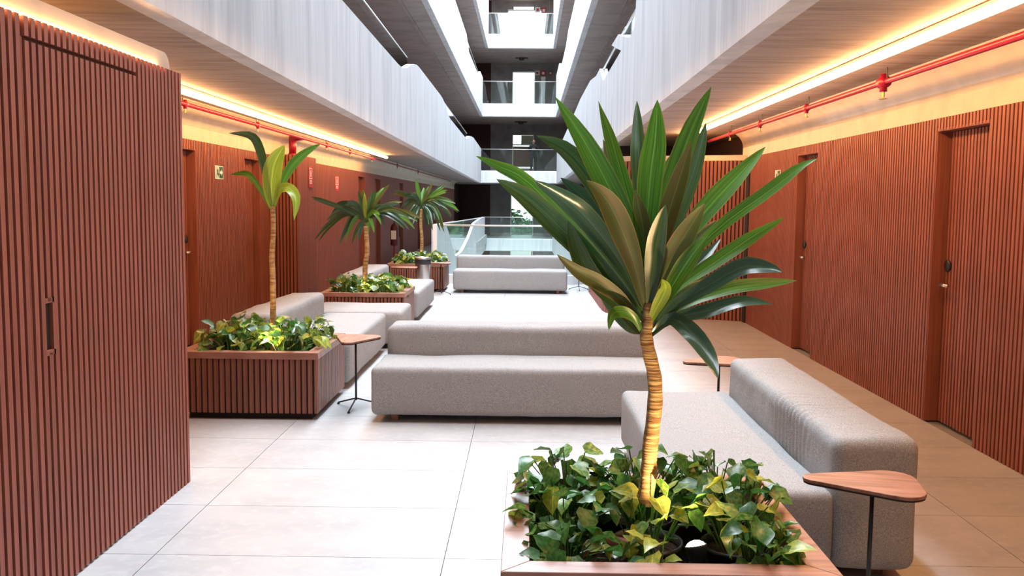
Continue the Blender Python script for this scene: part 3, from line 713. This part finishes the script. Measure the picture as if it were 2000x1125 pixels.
def pothos(label, loc, group, n_, spread, ztop, seed, pot=True, yellow=.15, pm=None, tilt=None, size=(.06, .105), joined=False, clear=None, lim=None):
    r = random.Random(seed); t = thing('pothos_plant', label, 'plant', loc, 0, group)
    if pot:
        o = MB().lathe([(.085, 0), (.118, .2), (.128, .2), (.128, .215), (.12, .215), (.112, .19)], seg=24).obj('pot', pm or M_POT, t, True)
        s = MB().lathe([(0, .19), (.06, .195), (.113, .185)], seg=24).obj('soil', M_SOIL, t)
        if tilt: o.rotation_euler = tilt; s.rotation_euler = tilt
    st = MB(); jm = {0: ([], [], []), 1: ([], [], []), 2: ([], [], [])}
    for k in range(n_):
        a = r.uniform(0, 2*PI); rad = spread*math.sqrt(r.random()); hz = ztop*(.35+.65*r.random()**.7)*(1-.35*(rad/spread)**2)
        p = Vector((rad*math.cos(a), rad*math.sin(a), .2*(1 if pot else 0)+hz)); b0 = Vector((p.x*.25, p.y*.25, .17 if pot else 0))
        mid = (b0+p)/2+Vector((0, 0, .05))
        if lim:                                   # stays over the planter opening
            p.x = min(max(p.x, lim[0]-loc[0]), lim[1]-loc[0]); p.y = min(max(p.y, lim[2]-loc[1]), lim[3]-loc[1])
        if clear:
            q = p+Vector(loc)-Vector(clear)
            if math.hypot(q.x, q.y) < .11 or (abs(q.x) < .10 and -.3 < q.y < .05): continue
        st.tube([b0, mid, p], .0028, 3, False)
        sz = r.uniform(*size); mi = 2 if r.random() < yellow else (1 if r.random() < .42 else 0)
        M_ = Matrix.Translation(p) @ leaf_matrix(r, (math.cos(a), math.sin(a)), sz)
        if joined:
            v, f, uv = heart(r.randrange(5)); J = jm[mi]; b_ = len(J[0])
            J[0].extend([tuple(M_ @ Vector(q)) for q in v]); J[1].extend([tuple(i+b_ for i in q) for q in f]); J[2].extend(uv)
        else:
            o = link('leaf', HM[mi][r.randrange(5)], None, t); o.matrix_local = M_
    if joined:
        for mi, (v, f, uv) in jm.items():
            if v: stuff(link('foliage', mesh_uv('foliage', v, f, uv, (P1, P2, P3)[mi]), None, t))
    st.obj('stem', P1, t, fix=False)
    return t
# near planter: a dozen pots
ra = random.Random(3)
spots = []
for j in range(3):
    for i in range(3): spots.append((-.065+.225+i*.29+ra.uniform(-.02, .02), 2.655+.225+j*.29+ra.uniform(-.02, .02)))
info = ['pothos in black pot, front left corner of near planter', 'sparse yellowish pothos at front middle of near planter', 'pothos at front right corner of near planter by the spotlight',
        'pothos at left middle of near planter', 'pothos right behind the terracotta pot, around the cane foot', 'pothos at right middle of near planter',
        'pothos at back left corner of near planter', 'tall leafy pothos at back middle of near planter', 'pothos at back right corner of near planter']
for k, (x, y) in enumerate(spots):
    front = k < 3
    pothos(info[k], (x, y, .19 if k != 4 else .2), 'pothos in the near planter', (30, 24, 46, 50, 40, 54, 58, 60, 56)[k] , .15 if front else .19, (.17, .14, .22, .24, .26, .26, .27, .29, .27)[k], 20+k, yellow=(.1, .5, .2, .12, .5, .15, .05, .06, .06)[k], pm=None, size=(.055, .098), clear=(.578, 2.95, .45), lim=(0, .90, 2.78, 3.66))
t = thing('terracotta_pot', 'reddish terracotta bowl leaning in the near planter', 'pot', (.30, 3.02, .22), .3)
o = MB().lathe([(.05, 0), (.11, .11), (.125, .19), (.135, .19), (.135, .205), (.12, .205), (.105, .15)], seg=28).obj('bowl', M_TERRA, t, True); o.rotation_euler = (.3, -.15, 0)
o = MB().lathe([(0, .17), (.11, .165)], seg=28).obj('soil', M_SOIL, t); o.rotation_euler = (.3, -.15, 0)
for (x0, y0, nm, n_, sz, jn, yl) in ((-2.525, 6.56, 'front left planter', 62, (.07, .115), False, .32), (-2.475, 10.97, 'second left planter', 55, (.075, .12), False, .3), (-2.46, 16.25, 'rearmost planter', 60, (.075, .12), True, .2)):
    for k, (i, j) in enumerate(((0, 0), (1, 0), (0, 1), (1, 1))):
        pothos(('variegated pothos in the %s, %s %s' % (nm, ('front', 'back')[j], ('left', 'right')[i])), (x0+.30+i*.43, y0+.30+j*.43, .2), 'pothos in the ' + nm, n_, .25, .30, hash((x0, k)) % 1000 if False else int(abs(x0)*100)+k*13+int(y0), yellow=yl, size=sz, joined=jn)

# ------------------------------------------------------------------ dracaenas
def bez(P_, t):
    P_ = [Vector(p) for p in P_]
    while len(P_) > 1: P_ = [a*(1-t)+b_*t for a, b_ in zip(P_, P_[1:])]
    return P_[0]
def crom(P_, t):
    """Catmull-Rom through the points"""
    n_ = len(P_)-1; s = min(int(t*n_), n_-1); u = t*n_-s
    p0, p1, p2, p3 = P_[max(s-1, 0)], P_[s], P_[s+1], P_[min(s+2, n_)]
    return .5*((2*p1)+(p2-p0)*u+(2*p0-5*p1+4*p2-p3)*u*u+(3*p1-p0-3*p2+p3)*u**3)
def strap_leaf(parent, pts, wpx, m_, twist=0, fold=.35, seg=14, curl=0, wmax=.55):
    v = []; f = []; uv = []; W = wpx
    P_ = [crom(pts, i/seg) for i in range(seg+1)]
    for i, p in enumerate(P_):
        t = i/seg; T = (P_[min(i+1, seg)]-P_[max(i-1, 0)]).normalized()
        view = (Vector((0, 0, CAMH))-p).normalized(); S = T.cross(view)
        S = S.normalized() if S.length > 1e-3 else Vector((1, 0, 0)); N_ = S.cross(T)
        a = twist+curl*(t-.5); S2 = S*math.cos(a)+N_*math.sin(a); N2 = S2.cross(T)
        prof = .2+.8*math.sin(PI*min(t/wmax, 1)/2)**1.2 if t < wmax else math.cos(PI/2*((t-wmax)/(1-wmax))**1.15)
        hw = W/2*max(prof, .02)/max(.35, abs(math.cos(a)))**.6
        rip = .06*math.sin(t*17+W*900)*hw
        for k, s in enumerate((-1, -.5, 0, .5, 1)):
            v.append(tuple(p+S2*hw*s*(1-.12*fold)+N2*(abs(s)**1.3*fold*hw*.8+rip*s))); uv.append((.5+s/2, t))
    for i in range(seg):
        for k in range(4):
            a = i*5+k; f.append((a, a+1, a+6, a+5))
    return link('leaf', mesh_uv('leaf', v, f, uv, m_), None, parent)
def dracaena(label, trunk, rad, leaves, Y, loc, mk=1.0):
    """trunk: list of world points; leaves: (pixel track root->tip, depth at tip, width px, material, twist)"""
    t = thing('dracaena', label, 'plant', loc); lo = Vector(loc)
    pts = [p-lo for p in trunk]; n_ = 26; P_ = [crom(pts, i/n_) for i in range(n_+1)]
    R_ = [rad(i/n_)*(1+.05*math.sin(i*2.1)) for i in range(n_+1)]
    MB().tube(P_, R_, 14).obj('cane', M_BARK, t, True)
    for tr, dy, wpx, m_, tw, *cu in leaves:
        q = []; k_ = len(tr)-1
        for i, (x, y) in enumerate(tr):
            yy = Y + (0 if i == 0 else dy*(i/k_)**1.2); q.append(at(x, y, yy)-lo)
        Ltot = wpx*Y/FPX
        # strap_leaf uses world positions for facing, so shift through a temporary offset
        o = strap_leaf(t, [p+lo for p in q], Ltot*mk, m_, tw, curl=cu[0] if cu else 0)
        o.data.transform(Matrix.Translation(-lo))
    return t
YA = 3.17
trA = [at(1258, 985, YA), at(1266, 930, YA), at(1270, 870, YA), at(1279, 790, YA), at(1278, 735, YA), at(1268, 690, YA), at(1262, 655, YA), at(1266, 620, YA), at(1268, 590, YA)]
LA = [
 ([(1262,600),(1252,520),(1215,420),(1150,290),(1085,190)], -.15, 50, LG, .1),
 ([(1264,600),(1250,470),(1222,370),(1196,275),(1169,197)], .12, 34, LG, .3, 1.7),
 ([(1268,590),(1258,470),(1248,330),(1246,260),(1244,197)], .3, 32, LD, .2),
 ([(1268,590),(1262,480),(1270,350),(1280,270),(1284,195)], -.05, 52, LG, 0),
 ([(1270,600),(1278,520),(1305,390),(1348,260),(1389,170)], .05, 46, LG, .2),
 ([(1270,600),(1295,500),(1335,390),(1362,310),(1379,240)], .25, 40, LD, .3),
 ([(1268,600),(1278,520),(1305,420),(1330,340),(1350,275)], -.12, 40, LO, .1),
 ([(1272,590),(1310,500),(1380,410),(1440,345),(1495,287)], .1, 44, LG, .3),
 ([(1275,610),(1330,520),(1410,440),(1500,375),(1560,330),(1596,310)], -.1, 27, LG, .3, 1.6),
 ([(1268,615),(1290,550),(1320,490),(1350,440),(1377,397)], -.22, 44, LO, .0),
 ([(1273,625),(1330,560),(1400,510),(1470,462),(1532,425)], .05, 30, LG, .4, -1.8),
 ([(1270,625),(1300,580),(1330,530),(1358,490),(1383,460)], -.2, 36, LG, .1),
 ([(1273,610),(1320,560),(1365,515),(1408,466)], .2, 26, LB, .4),
 ([(1275,640),(1320,595),(1380,560),(1450,522),(1500,525),(1527,532)], -.1, 36, LB, .3, 1.2),
 ([(1280,630),(1350,590),(1420,565),(1490,555),(1556,548)], .12, 30, LG, .5),
 ([(1278,645),(1320,620),(1380,608),(1450,590),(1510,595)], .0, 30, LB, .3, 1.6),
 ([(1272,655),(1310,622),(1350,650),(1382,695),(1402,740)], -.28, 38, LB, .2, 1),
 ([(1258,610),(1180,510),(1100,425),(1025,350),(975,325),(930,305)], .1, 30, LG, .4, -1.2),
 ([(1258,620),(1190,540),(1100,450),(1030,385),(970,350)], -.12, 46, LD, .2),
 ([(1256,600),(1210,510),(1150,430),(1100,385),(1043,352)], -.28, 44, LB, .1, .8),
 ([(1258,600),(1225,520),(1180,440),(1140,385),(1095,347)], .1, 42, LB, .2),
 ([(1260,590),(1230,480),(1170,370),(1110,295),(1048,265)], .05, 42, LD, .2),
 ([(1258,630),(1190,550),(1120,470),(1065,428),(1025,405)], .15, 26, LO, .4),
 ([(1262,610),(1240,520),(1215,450),(1185,390),(1145,352)], -.3, 48, LO, .0),
 ([(1256,640),(1200,590),(1150,530),(1125,480),(1110,430)], -.1, 38, LD, .1),
 ([(1254,645),(1220,590),(1175,555),(1130,530),(1088,497)], -.25, 32, LO, .2),
 ([(1256,655),(1240,622),(1215,608),(1195,615),(1189,645)], -.15, 24, LG, .3),
 ([(1256,655),(1225,610),(1195,570),(1172,535)], .15, 26, LD, .3),
 ([(1264,600),(1240,530),(1210,465),(1172,395)], -.05, 32, LG, .2),
 ([(1266,590),(1240,480),(1205,360),(1178,272)], .25, 30, LO, .4),
 ([(1264,640),(1283,600),(1300,565),(1293,545)], -.15, 26, LY, .1),
 ([(1264,665),(1285,640),(1305,620),(1328,600)], -.05, 16, LD, .5),
 ([(1268,590),(1272,470),(1290,380),(1312,300)], .2, 40, LG, .2),
 ([(1266,590),(1245,470),(1228,390),(1215,310)], .35, 36, LG, .2),
 ([(1264,610),(1262,520),(1255,440),(1240,370)], -.1, 38, LO, .1),
 ([(1268,610),(1275,530),(1285,460),(1300,400)], -.28, 38, LD, .1),
 ([(1258,650),(1230,640),(1195,600),(1165,560)], .3, 24, LD, .2),
 ([(1272,640),(1300,600),(1345,560),(1400,540)], .25, 28, LD, .3),
 ([(1258,600),(1210,530),(1160,470),(1115,400)], .3, 36, LD, .1),
 ([(1272,600),(1310,530),(1350,480),(1400,430)], .35, 36, LD, .2),
]
dracaena('tall dracaena with a large green crown in the near planter', trA, lambda t: .030-.010*t, LA, YA, (trA[0].x, YA, .36))
YB = 7.06
trB = [Vector((at(533, 640, YB).x, YB, .36)), at(533, 560, YB), at(531, 500, YB), at(534, 450, YB), at(533, 403, YB)]
LBv = [
 ([(531,408),(520,345),(508,290),(490,264),(447,260)], -.2, 19, LD, .4),
 ([(530,412),(512,375),(490,345),(475,338),(451,341)], .1, 13, LG, .3),
 ([(532,408),(530,370),(536,320),(556,284)], -.1, 38, LY, .1),
 ([(534,408),(548,365),(570,325),(595,300),(626,281)], .1, 20, LG, .3),
 ([(535,408),(545,372),(565,368),(578,390),(574,430)], -.2, 21, LY, .2)]
dracaena('slender dracaena with five leaves in the front left planter', trB, lambda t: .024-.007*t, LBv, YB, (trB[0].x, YB, .36))
def spray(px, py, Y, tips, w_, wob, seed):
    r = random.Random(seed); out = []
    for (x, y, lift, m_) in tips:
        mx_ = px+(x-px)*.5; my = py+(y-py)*.5-lift
        for q_ in range(2):
          if q_: x += r.uniform(-16, 16)*w_/10; y += r.uniform(-8, 10)*w_/10; mx_ = px+(x-px)*.5; my = py+(y-py)*.5-lift; m_ = r.choice((LD, LG, LB, LO))
          out.append(([(px+r.uniform(-2, 2), py+r.uniform(-3, 3)), (px+(x-px)*.25, py+(y-py)*.25-lift*.75), (mx_, my), (px+(x-px)*.8, py+(y-py)*.8-lift*.6), (x, y)], r.uniform(-wob, wob), w_*r.uniform(.85, 1.15), m_, r.uniform(0, .5)))
    return out
YC = 11.5
trC = [Vector((at(714, 560, YC).x, YC, .36)), at(713, 525, YC), at(717, 490, YC), at(714, 442, YC)]
tipsC = [(750,366,6,LG),(712,376,0,LY),(700,372,2,LD),(655,425,28,LB),(622,472,30,LD),(662,478,26,LB),(699,470,14,LB),(607,384,6,LD),(640,436,24,LO),(731,455,16,LG),(754,441,22,LB),(785,444,22,LG),(811,448,28,LG),(816,433,20,LD),(780,398,10,LB),(676,455,30,LD),(688,400,16,LG),(742,420,12,LG),(770,420,24,LD),(650,405,22,LB),(725,400,6,LG),(735,372,0,LD),(690,440,18,LD),(800,425,22,LG)]
dracaena('drooping dracaena with arching leaves in the second left planter', trC, lambda t: .034-.006*t, spray(714, 432, YC, tipsC, 7.8, .25, 5), YC, (trC[0].x, YC, .36), 1.1)
YD = 16.7
trD = [Vector((at(823, 510, YD).x, YD, .36)), at(824, 470, YD), at(822, 440, YD), at(823, 408, YD)]
tipsD = [(812,350,2,LG),(845,358,2,LO),(870,364,4,LG),(872,376,8,LG),(897,413,16,LG),(881,427,18,LB),(860,452,20,LD),(838,440,14,LD),(770,371,6,LD),(795,386,10,LB),(790,412,16,LD),(850,430,16,LB),(828,366,0,LG),(866,438,20,LG),(885,395,12,LG),(805,376,4,LB),(835,372,0,LG),(800,430,16,LD),(855,400,12,LB),(845,450,16,LD),(875,410,14,LB),(812,440,12,LD)]
dracaena('rearmost dracaena with a spiky crown in the far left planter', trD, lambda t: .032-.006*t, spray(823, 402, YD, tipsD, 6.6, .25, 9), YD, (trD[0].x, YD, .36), 1.1)

# planter spotlights (garden spikes)
def spot(label, loc, target, power, ang=2.0):
    t = thing('spike_spotlight', label, 'light', loc); d_ = (Vector(target)-Vector(loc)).normalized()
    q = d_.to_track_quat('Z', 'Y').to_euler()
    o = MB().lathe([(.012, -.07), (.030, -.06), (.036, .0), (.038, .010), (.034, .010), (.032, .0)], seg=20).obj('housing', M_BLK, t, True); o.rotation_euler = q
    o = MB().lathe([(.0005, .026), (.016, .023), (.027, .016), (.033, .008)], seg=20).obj('lens', M_SPOT, t, True); o.rotation_euler = q
    MB().tube([(0, 0, -.05), (0, 0, -.2)], .006, 8).obj('spike', M_BLK, t)
    l = bpy.data.lights.new('spot', 'SPOT'); l.energy = power; l.color = (1, .66, .32); l.spot_size = ang; l.spot_blend = .5; l.shadow_soft_size = .02
    lo = bpy.data.objects.new('spot_beam', l); C.objects.link(lo); lo.location = Vector(loc)+d_*.04; lo.rotation_euler = (-d_).to_track_quat('Z', 'Y').to_euler()
spot('lit spike spotlight low at the front of the near planter', (.572, 2.94, .472), (.48, 3.08, .95), 34)
spot('lit spike spotlight hidden in the front left planter', (-1.93, 6.80, .44), (-1.96, 7.12, 1.5), 32)
spot('lit spike spotlight hidden in the second left planter', (-1.92, 11.25, .44), (-2.0, 11.5, 1.3), 34)
spot('lit spike spotlight hidden in the rearmost planter', (-1.95, 16.5, .44), (-1.9, 16.75, 1.4), 20)

# ------------------------------------------------------------------ person on the far first floor
def skin(name, verts, edges, radii, m_, parent, sub=1, root=0):
    me = bpy.data.meshes.new(name); me.from_pydata(verts, edges, []); o = link(name, me, m_, parent)
    sm = o.modifiers.new('skin', 'SKIN'); sm.use_smooth_shade = True
    for i, r in enumerate(radii):
        s = me.skin_vertices[0].data[i]; s.radius = r if hasattr(r, '__len__') else (r, r); s.use_root = (i == root)
    sb = o.modifiers.new('sub', 'SUBSURF'); sb.levels = sub; sb.render_levels = sub; return o
FZ = 3.1; px_ = at(1042, 300, 46.9).x
pe = thing('person', 'person in dark clothes standing behind the first-floor glass, holding a camera', 'person', (px_, 46.9, FZ))
V_ = [(0,0,.92),(0,0,1.08),(0,-.01,1.25),(0,0,1.38),(0,-.01,1.47),
      (-.18,0,1.36),(-.24,.02,1.08),(-.10,-.24,1.16),(.18,0,1.36),(.24,.02,1.08),(.10,-.24,1.16),
      (-.09,0,.86),(-.10,0,.48),(-.11,.01,.08),(.09,0,.86),(.10,0,.48),(.11,.01,.08),(-.115,-.10,.035),(-.115,-.17,.03),(.115,-.10,.035),(.115,-.17,.03)]
E_ = [(0,1),(1,2),(2,3),(3,4),(3,5),(5,6),(6,7),(3,8),(8,9),(9,10),(0,11),(11,12),(12,13),(0,14),(14,15),(15,16),(13,17),(17,18),(16,19),(19,20)]
R2 = [(.15,.11),(.14,.10),(.16,.11),(.12,.09),.055,.07,.05,.035,.07,.05,.035,.09,.065,.045,.09,.065,.045,.04,.03,.04,.03]
M_CL = mat('dark_clothes', (.018, .018, .022), .9); M_SK = mat('skin', (.34, .19, .13), .6); M_HAIR = mat('dark_hair', (.02, .014, .012), .7)
skin('body', V_, E_, R2, M_CL, pe)
def ell(c, r, n1=14, n2=10):
    mb = MB(); mb.lathe([(math.sin(PI*i/n2), -math.cos(PI*i/n2)) for i in range(n2+1)], seg=n1)
    mb.v = [(c[0]+x*r[0], c[1]+y*r[1], c[2]+z*r[2]) for x, y, z in mb.v]; return mb
hd = ell((0, -.015, 1.585), (.073, .092, .11)); 
e2 = ell((0, -.11, 1.575), (.012, .018, .02)); n0 = len(hd.v); hd.v += e2.v; hd.f += [tuple(i+n0 for i in f) for f in e2.f]
hd.obj('head', M_SK, pe, True); MB().tube([(0, 0, 1.42), (0, -.01, 1.53)], .048, 12).obj('neck', M_SK, pe, True)
ell((0, .012, 1.615), (.085, .098, .105)).obj('hair', M_HAIR, pe, True)
for s in (-1, 1):
    ell((s*.028, -.1, 1.595), (.011, .008, .007), 8, 6).obj('eye', M_BLK, pe); ell((s*.074, -.01, 1.58), (.012, .02, .03), 8, 6).obj('ear', M_SK, pe)
    h = ell((s*.075, -.27, 1.18), (.022, .045, .04), 10, 8)
    for k in range(4): h.tube([(s*.07, -.29, 1.155+k*.018), (s*.045, -.335, 1.16+k*.018), (s*.015, -.33, 1.162+k*.018)], .0085, 5)
    h.tube([(s*.07, -.26, 1.21), (s*.045, -.25, 1.235), (s*.02, -.26, 1.235)], .009, 5)
    h.obj('hand', M_SK, pe)
MB().box(-.02, -.105, 1.545, .02, -.10, 1.552).obj('mouth', M_TERRA, pe)
t = thing('camera', 'small camera held in both hands by the person', 'camera', (px_, 46.9-.30, FZ+1.17)); bx(-.06, -.02, -.035, .06, .025, .045).obj('camera_body', M_BLK, t); MB().tube([(0, -.02, 0), (0, -.07, 0)], .028, 14).obj('lens', M_CHROME, t)

# ------------------------------------------------------------------ outdoors beyond the far windows
def tree(label, x, y, h, s):
    t = thing('tree', label, 'tree', (x, y, -3.6), 0, 'trees outside the far window' if label.endswith('window') else None); r = random.Random(int(x*10)+int(y))
    MB().tube([(0, 0, 0), (.1, 0, h*.5), (0, 0, h*.8)], [.2, .14, .08], 8).obj('trunk', M_BARK, t, True)
    v = []; f = []; uv = []
    for k in range(500):
        a = r.uniform(0, 2*PI); b_ = math.acos(r.uniform(-1, 1)); q = s*r.uniform(.5, 1)
        p = Vector((q*math.sin(b_)*math.cos(a), q*math.sin(b_)*math.sin(a), h*.85+.6*q*math.cos(b_)))
        V2, F2, U2 = heart(r.randrange(5)); M_ = Matrix.Translation(p) @ leaf_matrix(r, (1, 0), .45); n0 = len(v)
        v += [tuple(M_ @ Vector(c)) for c in V2]; f += [tuple(i+n0 for i in c) for c in F2]; uv += U2
    stuff(link('crown', mesh_uv('crown', v, f, uv, P1), None, t))
for x, y, h, s in ((-6, 75, 3.6, 2.2), (-2, 78, 3.9, 2.4), (.5, 72, 3.3, 1.8), (3, 80, 3.8, 2.6)): tree('dark green tree outdoors beyond the ground-floor far window', x, y, h, s)
struct(bx(-60, 51.4, -4.0, 60, 140, -3.6).obj('ground_outside', mat('paving', (.4, .38, .35), .9)))
